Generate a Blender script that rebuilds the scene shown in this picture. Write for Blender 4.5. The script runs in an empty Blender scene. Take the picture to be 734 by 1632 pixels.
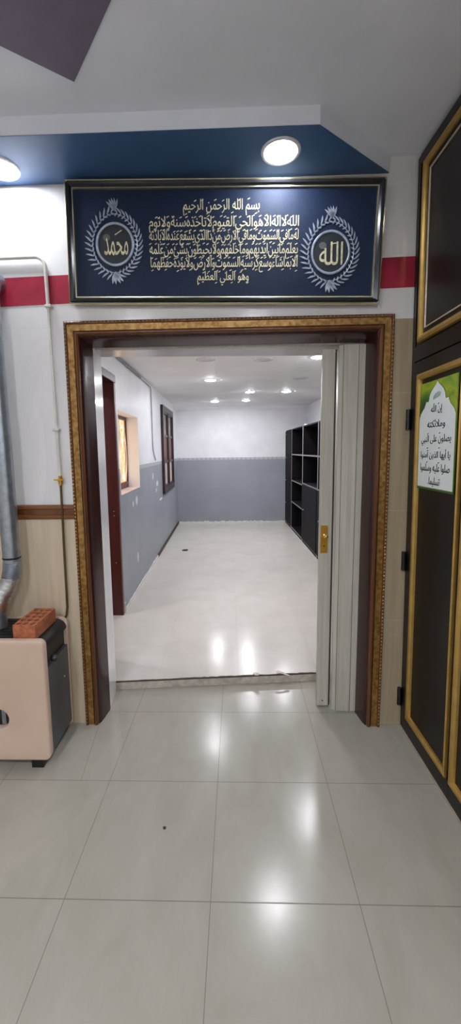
import bpy, bmesh, math, random, unicodedata
import numpy as np
from mathutils import Vector, Matrix
from mathutils.geometry import delaunay_2d_cdt
random.seed(7)
PI = math.pi
SC = bpy.context.scene
COL = SC.collection
DL = 0.0151            # the back room is turned a touch against the front one
BACK = []              # top-level objects that belong to the back room

# ------------------------------------------------------------------ materials
def lin(c):
    return tuple(((v/255)/12.92 if v/255 <= .04045 else ((v/255+.055)/1.055)**2.4) for v in c) + (1,)

class NT:
    """tiny node-tree helper"""
    def __init__(s, name):
        s.m = bpy.data.materials.new(name); s.m.use_nodes = True
        s.t = s.m.node_tree; s.b = s.t.nodes['Principled BSDF']
        s.pos = None
    def n(s, typ, **kw):
        nd = s.t.nodes.new(typ)
        for k, v in kw.items(): setattr(nd, k, v)
        return nd
    def put(s, sock, v):
        if hasattr(v, 'is_linked') or isinstance(v, bpy.types.NodeSocket): s.t.links.new(v, sock)
        else: sock.default_value = v
    def math(s, op, a, b=0.0, c=None):
        nd = s.n('ShaderNodeMath', operation=op)
        s.put(nd.inputs[0], a); s.put(nd.inputs[1], b)
        if c is not None: s.put(nd.inputs[2], c)
        return nd.outputs[0]
    def xyz(s):
        if s.pos is None:
            tc = s.n('ShaderNodeTexCoord'); s.obj = tc.outputs['Object']
            sp = s.n('ShaderNodeSeparateXYZ'); s.t.links.new(s.obj, sp.inputs[0]); s.pos = sp.outputs
        return s.pos
    def scaled(s, sc):
        s.xyz()
        mp = s.n('ShaderNodeMapping'); s.t.links.new(s.obj, mp.inputs[0]); mp.inputs['Scale'].default_value = sc
        return mp.outputs[0]
    def noise(s, scale, sc=(1,1,1), detail=3, rough=.55, dist=0):
        nd = s.n('ShaderNodeTexNoise'); s.t.links.new(s.scaled(sc), nd.inputs['Vector'])
        nd.inputs['Scale'].default_value = scale; nd.inputs['Detail'].default_value = detail
        nd.inputs['Roughness'].default_value = rough; nd.inputs['Distortion'].default_value = dist
        return nd.outputs['Fac']
    def ramp(s, fac, stops):
        nd = s.n('ShaderNodeValToRGB'); s.put(nd.inputs[0], fac)
        e = nd.color_ramp.elements
        while len(e) < len(stops): e.new(.5)
        for i, (p, c) in enumerate(stops): e[i].position = p; e[i].color = lin(c) if len(c) == 3 else c
        return nd.outputs[0]
    def step(s, fac, a, b):
        nd = s.n('ShaderNodeMapRange'); s.put(nd.inputs[0], fac)
        nd.inputs[1].default_value = a; nd.inputs[2].default_value = b; nd.clamp = True
        return nd.outputs[0]
    def mix(s, fac, a, b):
        nd = s.n('ShaderNodeMix', data_type='RGBA')
        s.put(nd.inputs[0], fac); s.put(nd.inputs[6], a); s.put(nd.inputs[7], b)
        return nd.outputs[2]
    def bump(s, h, strength=.2, dist=.01):
        nd = s.n('ShaderNodeBump'); s.put(nd.inputs['Height'], h)
        nd.inputs['Strength'].default_value = strength; nd.inputs['Distance'].default_value = dist
        s.t.links.new(nd.outputs[0], s.b.inputs['Normal'])
    def set(s, col=None, rough=None, metal=None, spec=None, coat=None, emit=None, est=None):
        for k, v in (('Base Color', col), ('Roughness', rough), ('Metallic', metal), ('Specular IOR Level', spec), ('Coat Weight', coat), ('Emission Color', emit), ('Emission Strength', est)):
            if v is not None: s.put(s.b.inputs[k], v)
        return s.m

def plain(name, c, rough=.5, metal=0, spec=.5, var=.06, scale=12, sc=(1,1,1), bump=0):
    t = NT(name)
    f = t.noise(scale, sc)
    lo = tuple(v*(1-var) for v in c); hi = tuple(min(255, v*(1+var)) for v in c)
    t.set(t.ramp(f, [(.3, lo), (.7, hi)]), rough, metal, spec)
    if bump: t.bump(f, bump, .004)
    return t.m

def lamp_mat(name, c, st):
    t = NT(name); t.set((.8,.8,.8,1), .5, emit=lin(c), est=st); return t.m

def grid_line(t, u, period, off, w):
    """1 on a joint line of a repeating grid"""
    a = t.math('DIVIDE', t.math('SUBTRACT', u, off), period)
    d = t.math('ABSOLUTE', t.math('SUBTRACT', a, t.math('ROUND', a)))
    return t.math('LESS_THAN', d, w/period)

def floor_front_mat():
    t = NT('front_floor_tile'); X, Y, Z = t.xyz()
    u = t.math('SUBTRACT', X, t.math('MULTIPLY', t.math('SUBTRACT', Y, 1.22), .02))
    g = t.math('MAXIMUM', grid_line(t, u, .5106, -.0792, .0013), grid_line(t, Y, .5106, 1.219, .0017))
    cut = t.math('LESS_THAN', t.math('ABSOLUTE', t.math('ADD', X, t.math('ADD', .721, t.math('MULTIPLY', t.math('SUBTRACT', Y, 1.762), .1)))), .0011)
    cut = t.math('MULTIPLY', cut, t.math('MULTIPLY', t.math('GREATER_THAN', Y, 1.73), t.math('LESS_THAN', Y, 2.14)))
    g = t.math('MAXIMUM', g, cut)
    base = t.ramp(t.noise(5, (1,.5,1), 6, .6, .6), [(.25, (154,149,137)), (.5, (162,157,146)), (.75, (169,164,153))])
    fine = t.noise(60, (1,.2,1), 3)
    base = t.mix(t.math('MULTIPLY', fine, .25), base, lin((144,138,125)))
    col = t.mix(t.math('MULTIPLY', g, .75), base, lin((92,86,76)))
    r = t.math('ADD', .16, t.math('MULTIPLY', t.noise(9, (1,1,1), 4), .08))
    t.set(col, t.math('ADD', r, t.math('MULTIPLY', g, .4)), spec=.42)
    t.bump(t.math('ADD', t.math('MULTIPLY', g, -1), t.math('MULTIPLY', t.noise(28, (1,1,1), 2), .12)), .06, .003)
    return t.m

def floor_back_mat():
    t = NT('back_floor_tile'); X, Y, Z = t.xyz()
    g = t.math('MAXIMUM', grid_line(t, X, .535, -.49, .0012), grid_line(t, Y, .535, 2.84, .0011))
    base = t.ramp(t.noise(3, (1,1,1), 6, .6, .8), [(.3, (200,194,184)), (.5, (206,200,191)), (.72, (211,205,197))])
    col = t.mix(t.math('MULTIPLY', g, .28), base, lin((140,132,122)))
    t.set(col, t.math('ADD', .14, t.math('MULTIPLY', t.noise(6), .1)), spec=.42)
    t.bump(t.noise(24, (1,1,1), 2), .008, .003)
    return t.m

def marble_wall_mat():
    t = NT('white_wall_tile'); X, Y, Z = t.xyz()
    g = t.math('MAXIMUM', grid_line(t, X, .37, .885, .0008), grid_line(t, Z, .36, .741, .0008))
    base = t.ramp(t.noise(3, (1.6,1.6,.5), 5, .6, 1.2), [(.2, (204,202,203)), (.5, (219,217,217)), (.8, (226,225,225))])
    col = t.mix(t.math('MULTIPLY', g, .2), base, lin((170,165,160)))
    t.set(col, .16, spec=.5)
    t.bump(t.noise(9, (1,1,1), 3), .03, .01)
    return t.m

def dado_tile_mat(name, c1, c2, px, ox, pz, oz):
    t = NT(name); X, Y, Z = t.xyz()
    g = t.math('MAXIMUM', grid_line(t, X, px, ox, .001), grid_line(t, Z, pz, oz, .0012))
    f = t.noise(16, (1.5,1.5,.08), 5, .65, .4)
    col = t.mix(t.math('MULTIPLY', g, .4), t.ramp(f, [(.28, c1), (.72, c2)]), lin((205,195,178)))
    t.set(col, .28, spec=.45); t.bump(f, .04, .003)
    return t.m

def paint_wall_mat(spots=False):
    """white above, grey paint below, a narrow patterned border between, bare patches where paint came off"""
    t = NT('two_tone_wall_paint' + ('_peeling' if spots else '')); X, Y, Z = t.xyz()
    n = t.noise(4, (1,1,1), 4)
    white = t.ramp(n, [(.3, (222,222,226)), (.7, (232,232,235))])
    grey = t.ramp(t.noise(2.2, (1,1,1), 5), [(.25, (142,146,154)), (.75, (154,158,165))])
    band = t.mix(t.math('GREATER_THAN', t.math('SINE', t.math('MULTIPLY', t.math('ADD', X, Y), 70)), .1), lin((186,186,187)), lin((168,168,171)))
    col = t.mix(t.math('GREATER_THAN', Z, 1.348), grey, band)
    col = t.mix(t.math('GREATER_THAN', Z, 1.392), col, white)
    if spots:
        acc = None
        nz = t.math('MULTIPLY', t.math('SUBTRACT', t.noise(14, (1,1,1), 2), .5), 1.6)
        for (y, z, ry, rz) in ((5.41,1.21,.045,.05), (5.75,1.09,.09,.045), (5.65,1.0,.05,.03), (4.35,1.02,.05,.05), (4.17,1.0,.03,.03), (6.05,.83,.16,.02), (4.31,.40,.03,.055)):
            a = t.math('POWER', t.math('DIVIDE', t.math('SUBTRACT', Y, y), ry), 2.0)
            b = t.math('POWER', t.math('DIVIDE', t.math('SUBTRACT', Z, z), rz), 2.0)
            e = t.math('LESS_THAN', t.math('ADD', t.math('ADD', a, b), nz), .8)
            acc = e if acc is None else t.math('MAXIMUM', acc, e)
        col = t.mix(acc, col, lin((218,217,216)))
    t.set(col, .42, spec=.4); t.bump(t.noise(30, (1,1,1), 3), .03, .004)
    return t.m

def wood_mat(name, c1, c2, rough=.3, axis='z', scale=30):
    t = NT(name)
    sc = {'z': (1,1,.05), 'x': (.05,1,1), 'y': (1,.05,1)}[axis]
    f = t.noise(scale, sc, 5, .65, .5)
    t.set(t.ramp(f, [(.3, c1), (.7, c2)]), rough, spec=.5)
    t.bump(f, .05, .002)
    return t.m

def gold_band_mat():
    t = NT('embossed_gold_band'); X, Y, Z = t.xyz()
    s = t.math('ADD', X, Z)
    # rosettes along the band: distance along the run folded to a period
    f = t.noise(70, (1,1,1), 4, .7)
    vo = t.n('ShaderNodeTexVoronoi'); t.t.links.new(t.scaled((1,1,1)), vo.inputs['Vector']); vo.inputs['Scale'].default_value = 42
    d = vo.outputs['Distance']
    col = t.ramp(t.math('ADD', t.math('MULTIPLY', f, .75), t.math('MULTIPLY', d, .35)), [(.2, (84,56,24)), (.5, (138,101,50)), (.75, (178,140,80))])
    t.set(col, .36, .55, .5); t.bump(t.math('ADD', f, d), .35, .003)
    return t.m

def navy_cloth_mat():
    t = NT('navy_velvet'); f = t.noise(120, (1,1,1), 3)
    t.set(t.ramp(f, [(.3, (12,26,50)), (.7, (18,35,62))]), .6, spec=.3); t.bump(f, .06, .002)
    return t.m

def poster_mat():
    t = NT('green_poster_print'); X, Y, Z = t.xyz()
    f = t.noise(7, (1,1,1), 3, .5, .8)
    col = t.ramp(t.math('ADD', f, t.math('ADD', t.math('MULTIPLY', t.math('SUBTRACT', Z, 1.70), .9), t.math('MULTIPLY', t.math('ADD', Y, .28), -.9))), [(.28, (30,76,22)), (.48, (80,128,36)), (.66, (160,172,40)), (.8, (104,150,46))])
    t.set(col, .3); return t.m

def gilt(name, c=(205,170,95), rough=.3, metal=.8):
    return plain(name, c, rough, metal, .5, .05, 20)

def smoked_panel_mat():
    t = NT('dark_marbled_door_panel'); f = t.noise(9, (1,1,.6), 6, .7, 1.0)
    t.set(t.ramp(f, [(.35, (13,9,8)), (.6, (22,16,15)), (.78, (38,31,28))]), .34, spec=.3)
    t.bump(t.noise(60), .08, .002)
    return t.m

def pvc_mat():
    t = NT('grey_grained_plastic'); f = t.noise(34, (1,1,.04), 5, .7, .3)
    t.set(t.ramp(f, [(.25, (158,153,140)), (.55, (184,180,168)), (.8, (198,195,184))]), .35, spec=.4)
    return t.m

def foil_mat(name, c, rough, bump):
    t = NT(name); f = t.noise(26, (1,1,1), 5, .6)
    t.set(t.ramp(f, [(.3, tuple(v*.85 for v in c)), (.7, c)]), rough, .85, .5)
    if bump: t.bump(f, bump, .006)
    return t.m

def heater_mat():
    t = NT('beige_enamel'); f = t.noise(3, (1,1,1), 4)
    col = t.ramp(f, [(.3, (196,170,150)), (.7, (204,180,160))])
    X, Y, Z = t.xyz()
    t.set(col, .3, spec=.5); return t.m

def curtain_mat():
    t = NT('warm_lit_curtain'); X, Y, Z = t.xyz()
    f = t.noise(11, (1,1,1), 3, .6, 1.2)
    col = t.ramp(f, [(.36, (240,160,96)), (.5, (255,210,150)), (.58, (255,244,228))])
    t.set(col, .6, emit=col, est=.10); return t.m

M = {}
M['floor_f'] = floor_front_mat(); M['floor_b'] = floor_back_mat(); M['marble'] = marble_wall_mat()
M['dado_l'] = dado_tile_mat('beige_striped_tile', (184,167,142), (207,191,167), .30, -.62, .60, .60)
M['dado_r'] = dado_tile_mat('sandy_striped_tile', (150,135,110), (172,157,132), .60, .60, .604, .617)
M['paint'] = paint_wall_mat(); M['paint_l'] = paint_wall_mat(True)
M['ceil_f'] = plain('grey_white_ceiling_paint', (230,234,243), .6, var=.02, scale=3)
M['ceil_b'] = plain('white_ceiling_paint', (240,239,238), .6, var=.02, scale=2)
M['plain_wall'] = plain('cream_wall_paint', (214,210,204), .5, var=.02, scale=3)
M['navy_paint'] = plain('navy_ceiling_paint', (64,98,142), .42, var=.06, scale=4)
M['violet'] = plain('violet_grey_ceiling_paint', (112,102,122), .6, var=.03)
M['red'] = plain('red_band_tile', (158,44,64), .2, var=.10, scale=9)
M['brown'] = wood_mat('brown_lacquered_wood', (74,42,20), (112,66,30), .3)
M['brown_x'] = wood_mat('brown_lacquered_rail_wood', (92,56,28), (128,80,42), .3, 'x')
M['mahogany'] = wood_mat('dark_mahogany', (38,16,13), (60,26,21), .25)
M['redwood'] = wood_mat('red_brown_wood', (66,22,20), (92,36,30), .35)
M['gold'] = gold_band_mat(); M['gilt'] = gilt('gilded_bead'); M['groove'] = plain('black_groove_paint', (24,16,10), .5)
M['navy'] = navy_cloth_mat()
M['frame_dark'] = plain('dark_lacquered_frame', (30,32,36), .22, .2, .6)
M['silver'] = plain('silver_thread', (158,166,182), .42, .5, .5, .12, 40)
M['champagne'] = gilt('champagne_bead', (214,204,170), .22, .85)
M['thread'] = plain('gold_thread', (206,198,164), .42, .25, .5, .14, 60)
M['medallion'] = plain('medallion_ground', (26,32,40), .5)
M['door_metal'] = plain('black_brown_painted_steel', (20,14,12), .36, .1, .4, .1, 6)
M['door_panel'] = smoked_panel_mat()
M['bead'] = gilt('brass_bead', (186,152,84), .36, .65)
M['bright'] = plain('pale_metal_strip', (196,180,160), .35, .4)
M['black'] = plain('black_plastic', (22,22,23), .4)
M['poster'] = poster_mat(); M['cartouche'] = plain('poster_white', (222,230,228), .35, var=.015); M['olive'] = plain('olive_ink', (110,112,40), .5); M['ink'] = plain('black_ink', (20,22,22), .5); M['green_ink'] = plain('green_ink', (52,104,44), .5); M['grey_ink'] = plain('pale_grey_ink', (158,164,164), .5, var=.1, scale=80)
M['pvc'] = pvc_mat(); M['slot'] = plain('dark_hinge_slot', (58,54,46), .6)
M['brass'] = gilt('brass_fitting', (198,150,56), .28, .8)
M['brass_bright'] = gilt('polished_brass', (224,190,104), .2, .9)
M['enamel'] = heater_mat(); M['sheet'] = plain('charcoal_sheet_metal', (80,84,90), .34, .35, .5, .06, 5); M['soot'] = plain('black_grille_metal', (34,34,35), .4, .3)
M['clay'] = plain('orange_clay', (164,98,68), .75, 0, .3, .14, 45, bump=.2); M['clay_hole'] = plain('shadowed_clay', (120,56,32), .9)
M['galv'] = foil_mat('galvanised_steel', (168,176,184), .34, .08); M['foil'] = foil_mat('crinkled_foil', (206,208,210), .26, .5); M['copperish'] = foil_mat('heat_tinted_foil', (188,150,128), .4, .5)
M['pipe_white'] = plain('white_painted_pipe', (206,202,192), .3); M['pipe_brass'] = plain('tarnished_copper_pipe', (92,78,44), .4, .6)
M['trimwhite'] = plain('white_lamp_trim', (226,226,226), .35); M['led'] = lamp_mat('led_diffuser', (247,248,255), 26); M['led_front'] = lamp_mat('led_diffuser_front', (236,243,255), 11)
M['led_fill'] = lamp_mat('led_diffuser_fill', (242,246,255), 54)  # strong emission for the added, unseen fill lamps
M['unlit'] = plain('unlit_lamp_cover', (214,212,210), .5); M['arc'] = plain('grey_gap', (120,118,116), .7)
M['laminate'] = plain('black_laminate', (11,8,11), .7, 0, .2, .12); M['edge'] = plain('grey_edge_band', (150,146,150), .35, .2)
M['conduit'] = plain('grey_conduit', (128,124,122), .5); M['cable'] = plain('grey_cable', (164,163,166), .5)
M['plaster'] = plain('bare_plaster', (214,212,206), .8, var=.08, scale=40, bump=.3); M['darkstrip'] = plain('dark_residue', (66,60,54), .8)
M['concrete'] = plain('bare_threshold', (182,172,160), .7, var=.1, scale=22, bump=.1)
M['curtain'] = curtain_mat(); M['winwood'] = wood_mat('dark_window_wood', (40,24,22), (62,38,34), .35)
M['pane'] = plain('dusty_pane', (150,148,152), .2, var=.2, scale=5); M['shutter'] = wood_mat('red_brown_shutter', (78,28,30), (104,42,42), .4)
M['pale'] = plain('pale_panel', (196,186,182), .45, var=.1, scale=10); M['grille'] = plain('white_grille_metal', (236,226,206), .4)
M['sill'] = plain('pink_white_sill', (226,208,206), .4)
M['dim'] = plain('dull_grey_green_thread', (84,90,84), .6); M['soil'] = plain('dark_speck', (40,36,30), .8)

# ------------------------------------------------------------------ mesh building
class MB:
    def __init__(s): s.bm = bmesh.new()
    def box(s, x0, x1, y0, y1, z0, z1):
        c = [(x,y,z) for z in (z0,z1) for y in (y0,y1) for x in (x0,x1)]
        v = [s.bm.verts.new(p) for p in c]
        for f in ((0,2,3,1),(4,5,7,6),(0,1,5,4),(2,6,7,3),(0,4,6,2),(1,3,7,5)): s.bm.faces.new([v[i] for i in f])
        return s
    def prism(s, pts, a, b, axis='z'):
        """polygon pts (2D) extruded along axis from a to b"""
        def P(p, h):
            return {'z': (p[0],p[1],h), 'y': (p[0],h,p[1]), 'x': (h,p[0],p[1])}[axis]
        lo = [s.bm.verts.new(P(p,a)) for p in pts]; hi = [s.bm.verts.new(P(p,b)) for p in pts]
        n = len(pts)
        s.bm.faces.new(lo); s.bm.faces.new(hi[::-1])
        for i in range(n): s.bm.faces.new((lo[i], hi[i], hi[(i+1)%n], lo[(i+1)%n]))
        return s
    def sweep(s, path, prof, closed=False):
        """path: list of functions (u,v)->xyz ; prof: list of (u,v), open strip"""
        rings = [[s.bm.verts.new(f(u,v)) for (u,v) in prof] for f in path]
        n = len(rings)
        for i in range(n if closed else n-1):
            a, b = rings[i], rings[(i+1)%n]
            for j in range(len(prof)-1): s.bm.faces.new((a[j], a[j+1], b[j+1], b[j]))
        if not closed:
            for r in (rings[0], rings[-1]):
                if len(r) > 2: s.bm.faces.new(r)
        return s
    def tube(s, pts, r, seg=12, caps=True):
        pts = [Vector(p) for p in pts]; rad = r if isinstance(r, (list,tuple)) else [r]*len(pts)
        up = None; rings = []
        for i, p in enumerate(pts):
            d = (pts[min(i+1,len(pts)-1)] - pts[max(i-1,0)]).normalized()
            if up is None: up = d.orthogonal().normalized()
            up = (up - d*up.dot(d)).normalized(); w = d.cross(up)
            rings.append([s.bm.verts.new(p + (up*math.cos(2*PI*k/seg) + w*math.sin(2*PI*k/seg))*rad[i]) for k in range(seg)])
        for a, b in zip(rings, rings[1:]):
            for k in range(seg): s.bm.faces.new((a[k], a[(k+1)%seg], b[(k+1)%seg], b[k]))
        if caps: s.bm.faces.new(rings[0][::-1]); s.bm.faces.new(rings[-1])
        return s
    def lathe(s, prof, c=(0,0,0), seg=32, axis='z'):
        """prof: (r,h); revolve about axis through c"""
        rings = []
        for (r, h) in prof:
            ring = []
            for k in range(seg):
                a = 2*PI*k/seg; p, q = r*math.cos(a), r*math.sin(a)
                o = {'z': (p,q,h), 'y': (p,h,q), 'x': (h,p,q)}[axis]
                ring.append(s.bm.verts.new((c[0]+o[0], c[1]+o[1], c[2]+o[2])))
            rings.append(ring)
        for a, b in zip(rings, rings[1:]):
            for k in range(seg): s.bm.faces.new((a[k], a[(k+1)%seg], b[(k+1)%seg], b[k]))
        for r in (rings[0], rings[-1]): s.bm.faces.new(r)
        return s
    def add(s, verts, faces):
        v = [s.bm.verts.new(p) for p in verts]
        for f in faces:
            try: s.bm.faces.new([v[i] for i in f])
            except ValueError: pass
        return s
    def build(s, name, mat, parent=None, bevel=0, smooth=False, seg=2):
        bmesh.ops.remove_doubles(s.bm, verts=s.bm.verts[:], dist=1e-5)
        bmesh.ops.recalc_face_normals(s.bm, faces=s.bm.faces[:])
        me = bpy.data.meshes.new(name); 
        off = Vector(parent['_o']) if parent is not None and '_o' in parent else Vector((0,0,0))
        bmesh.ops.translate(s.bm, verts=s.bm.verts[:], vec=-off)
        s.bm.to_mesh(me); s.bm.free()
        me.materials.append(mat)
        o = bpy.data.objects.new(name, me); COL.objects.link(o)
        if parent is not None:
            o.parent = parent; o['_o'] = tuple(parent['_o']) if '_o' in parent else (0,0,0)
        if smooth:
            for p in me.polygons: p.use_smooth = True
            me.set_sharp_from_angle(angle=math.radians(40))
        if bevel:
            b = o.modifiers.new('bevel', 'BEVEL'); b.width = bevel; b.segments = seg; b.limit_method = 'ANGLE'
        return o

def tag(o, label, cat=None, group=None, kind=None, back=False):
    o['label'] = label
    if cat: o['category'] = cat
    if group: o['group'] = group
    if kind: o['kind'] = kind
    if back: BACK.append(o)
    return o
def struct(o, label, cat, back=False): return tag(o, label, cat, None, 'structure', back)
def empty(name, loc):
    o = bpy.data.objects.new(name, None); COL.objects.link(o); o.location = loc; o.empty_display_size = .05
    o['_o'] = tuple(loc)
    return o
def copy_tree(o, parent=None):
    c = o.copy(); COL.objects.link(c)
    if parent is not None: c.parent = parent
    for ch in list(o.children): copy_tree(ch, c)
    return c

# ---- Arabic shaping: presentation forms, laid out right to left
FORMS = {}
for cp in range(0xFE80, 0xFEFD):
    d = unicodedata.decomposition(chr(cp)).split()
    if len(d) == 2 and d[0][0] == '<': FORMS.setdefault(chr(int(d[1],16)), {})[d[0][1:-1]] = chr(cp)
    elif len(d) == 3: FORMS.setdefault(chr(int(d[1],16))+chr(int(d[2],16)), {})[d[0][1:-1]] = chr(cp)
def shape(txt):
    s = []
    i = 0
    while i < len(txt):
        if txt[i:i+2] in FORMS: s.append(txt[i:i+2]); i += 2
        else: s.append(txt[i]); i += 1
    dual = lambda c: c in FORMS and 'initial' in FORMS[c]
    joins = lambda c: c in FORMS and 'final' in FORMS[c]
    out = []
    for k, c in enumerate(s):
        if c not in FORMS: out.append(c); continue
        pre = k > 0 and dual(s[k-1]) and joins(c)
        nxt = k+1 < len(s) and dual(c) and joins(s[k+1])
        f = 'medial' if pre and nxt else 'final' if pre else 'initial' if nxt else 'isolated'
        out.append(FORMS[c].get(f, c))
    return ''.join(out[::-1]).replace(' ', '' if len(s) > 30 else ' ')

def text_verts(txt, bold=0.0, res=2):
    """outlines of the shaped text, filled by the non-zero rule so overlapping strokes stay solid"""
    cu = bpy.data.curves.new('tmp', 'FONT'); cu.body = shape(txt); cu.size = 1; cu.resolution_u = res; cu.fill_mode = 'NONE'
    o = bpy.data.objects.new('tmp', cu); COL.objects.link(o)
    dg = bpy.context.evaluated_depsgraph_get(); dg.update()
    me = bpy.data.meshes.new_from_object(o.evaluated_get(dg))
    V = np.array([tuple(v.co)[:2] for v in me.vertices]); E = np.array([tuple(e.vertices) for e in me.edges])
    # keep each outline's own direction: edges run i -> i+1, the closing edge runs last -> first
    E = np.array([(a, b) if b == a+1 else (b, a) if a == b+1 else (max(a,b), min(a,b)) for a, b in E])
    bpy.data.objects.remove(o); bpy.data.curves.remove(cu); bpy.data.meshes.remove(me)
    n = len(V)
    if bold:
        E = np.concatenate([E, E+n, E+2*n]); V = np.concatenate([V, V+[bold,bold*.5], V-[bold,bold*.5]])
    ov, oe, of, *_ = delaunay_2d_cdt([Vector(p) for p in V.tolist()], E.tolist(), [], 0, 1e-6)
    P = np.array([tuple(p) for p in ov]); F = np.array([tuple(f) for f in of if len(f) == 3])
    c = P[F].mean(1); A, B = V[E[:,0]], V[E[:,1]]
    keep = np.zeros(len(F), bool)
    for k in range(0, len(F), 500):
        x, y = c[k:k+500,0:1], c[k:k+500,1:2]
        side = (B[:,0]-A[:,0])*(y-A[:,1]) - (x-A[:,0])*(B[:,1]-A[:,1])
        w = ((A[:,1] <= y) & (B[:,1] > y) & (side > 0)).sum(1).astype(int) - ((A[:,1] > y) & (B[:,1] <= y) & (side < 0)).sum(1)
        keep[k:k+500] = w != 0
    F = F[keep]; used = np.unique(F); idx = np.zeros(len(P), int); idx[used] = np.arange(len(used))
    return [(float(p[0]), float(p[1]), 0) for p in P[used]], [tuple(int(i) for i in f) for f in idx[F]]

def add_text(mb, txt, cx, cz, w, h, place, bold=.012, marks=0, thick=.0):
    """flat lettering scaled to w x h, centred at (cx, cz); place(u,v)->xyz"""
    V, F = text_verts(txt, bold)
    x0, x1 = min(v[0] for v in V), max(v[0] for v in V); y0, y1 = min(v[1] for v in V), max(v[1] for v in V)
    sx, sy = w/(x1-x0), h/(y1-y0)
    P = [(cx+(v[0]-(x0+x1)/2)*sx, cz+(v[1]-(y0+y1)/2)*sy) for v in V]
    mb.add([place(*p) for p in P], F)
    n = int(marks)
    for k in range(n):      # vowel strokes above and below the line
        u = cx - w/2 + w*(k+.5+random.uniform(-.3,.3))/n; v = cz + (h*.43 if k % 3 else -h*.36) + random.uniform(-.06,.06)*h
        L, T = h*.085, h*.028
        a = .5
        ca, sa = math.cos(a), math.sin(a)
        q = [(-L,-T),(L,-T),(L,T),(-L,T)]
        mb.add([place(u+p*ca-r*sa, v+p*sa+r*ca) for p, r in q], [(0,1,2,3)])

# ------------------------------------------------------------------ the setting: front room
YW = 2.143
CZ = 2.925
o = MB().box(-2.7, 1.3, -3.2, 2.62, -.06, 0).build('floor', M['floor_f']); struct(o, 'glossy beige porcelain tile floor of the front room', 'floor')
o = MB().box(-2.7, 1.3, -3.2, 2.2, CZ, CZ+.08).build('ceiling', M['ceil_f']); struct(o, 'grey white ceiling of the front room', 'ceiling')
# partition with the wide opening
w = MB()
w.prism([(-2.7,YW),(-.770,YW),(-.770,2.2625),(-.733,2.2625),(-.754,2.474),(-2.7,2.474)], 0, 3.0)
w.prism([(.775,YW),(1.3,YW),(1.3,2.62),(.775,2.62)], 0, 3.0)
w.prism([(-.770,YW),(.775,YW),(.775,2.2625),(-.770,2.2625)], 2.146, 3.0)
w.prism([(-.733,2.2625),(.775,2.2625),(.775,2.56),(-.754,2.474)], 2.105, 3.0)
o = w.build('wall_front', M['marble']); struct(o, 'white tiled partition wall around the wide doorway', 'wall')
o = MB().box(-2.7, -2.6, -3.2, YW, 0, 3).build('wall_left', M['plain_wall']); struct(o, 'left wall of the front room', 'wall')
o = MB().box(1.02, 1.12, -3.2, YW, 0, 3).build('wall_right', M['plain_wall']); struct(o, 'right wall behind the dark double door', 'wall')
o = MB().box(-2.7, 1.3, -3.2, -3.1, 0, 3).build('wall_behind', M['plain_wall']); struct(o, 'rear wall of the front room', 'wall')
# dropped band of the ceiling over the partition, with a slanting end
b = MB().prism([(-2.6,1.83),(.381,1.83),(.777,2.137),(.777,YW),(-2.6,YW)], 2.8535, CZ)
o = b.build('trim_1', M['ceil_f']); struct(o, 'white fascia of the dropped ceiling band', 'ceiling trim')
p = MB().prism([(-2.6,1.832),(.380,1.832),(.774,2.137),(.774,YW-.001),(-2.6,YW-.001)], 2.8515, 2.8535).build('soffit', M['navy_paint'], o); p['label'] = 'navy painted underside'
# diamond panel
a = Vector((-.564,1.68)); u = Vector((-.807,-.591)); v = Vector((.628,-.778))
q = [a, a+u*.62, a+u*.62+v*.62, a+v*.62]
o = MB().prism([tuple(t) for t in q], CZ-.006, CZ).build('trim_2', M['violet']); struct(o, 'violet grey diamond on the ceiling', 'ceiling trim')
# red tile band, two runs
def slant_strip(x0, x1, zf, h, y0, y1):
    mb = MB(); vs = []
    for x in (x0, x1):
        for y in (y0, y1):
            for z in (zf(x)-h/2, zf(x)+h/2): vs.append((x,y,z))
    return mb.add(vs, [(0,1,3,2),(4,6,7,5),(0,4,5,1),(2,3,7,6),(0,2,6,4),(1,5,7,3)])
zf = lambda x: 2.3595 + (x+.98)*.0238
o = slant_strip(-2.6, -.70, zf, .136, YW-.003, YW).build('trim_3', M['red']); struct(o, 'crimson tile band on the wall left of the calligraphy panel', 'tile band')
o = slant_strip(.70, .96, zf, .142, YW-.003, YW).build('trim_4', M['red']); struct(o, 'crimson tile band on the wall right of the calligraphy panel', 'tile band')
# beige dado tiles, wooden rail
o = MB().box(-2.6, -.826, YW-.005, YW, 0, 1.20).build('wainscot', M['dado_l']); struct(o, 'beige striped tiles below the wooden rail', 'wall tiles')
o = MB().box(.822, 1.02, YW-.005, YW, 0, 2.185).build('wainscot', M['dado_r']); struct(o, 'sandy beige tiles between doorway casing and dark door', 'wall tiles')
r = empty('trim_5', (-1.7, YW, 1.19)); struct(r, 'brown wooden rail along the wall beside the doorway', 'wall rail')
prof = [(0,0),(0,.012),(.006,.018),(.020,.020),(.024,.014),(.052,.014),(.056,.020),(.070,.018),(.076,.012),(.076,0)]
MB().sweep([lambda a,b: (-2.6, YW-.004-b, 1.192+a), lambda a,b: (-.828, YW-.004-b, 1.192+a)], prof).build('moulding', M['brown_x'], r)
MB().box(-2.6, -.83, YW-.0195, YW-.017, 1.2175, 1.242).build('inlay', M['brown'], r)

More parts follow.
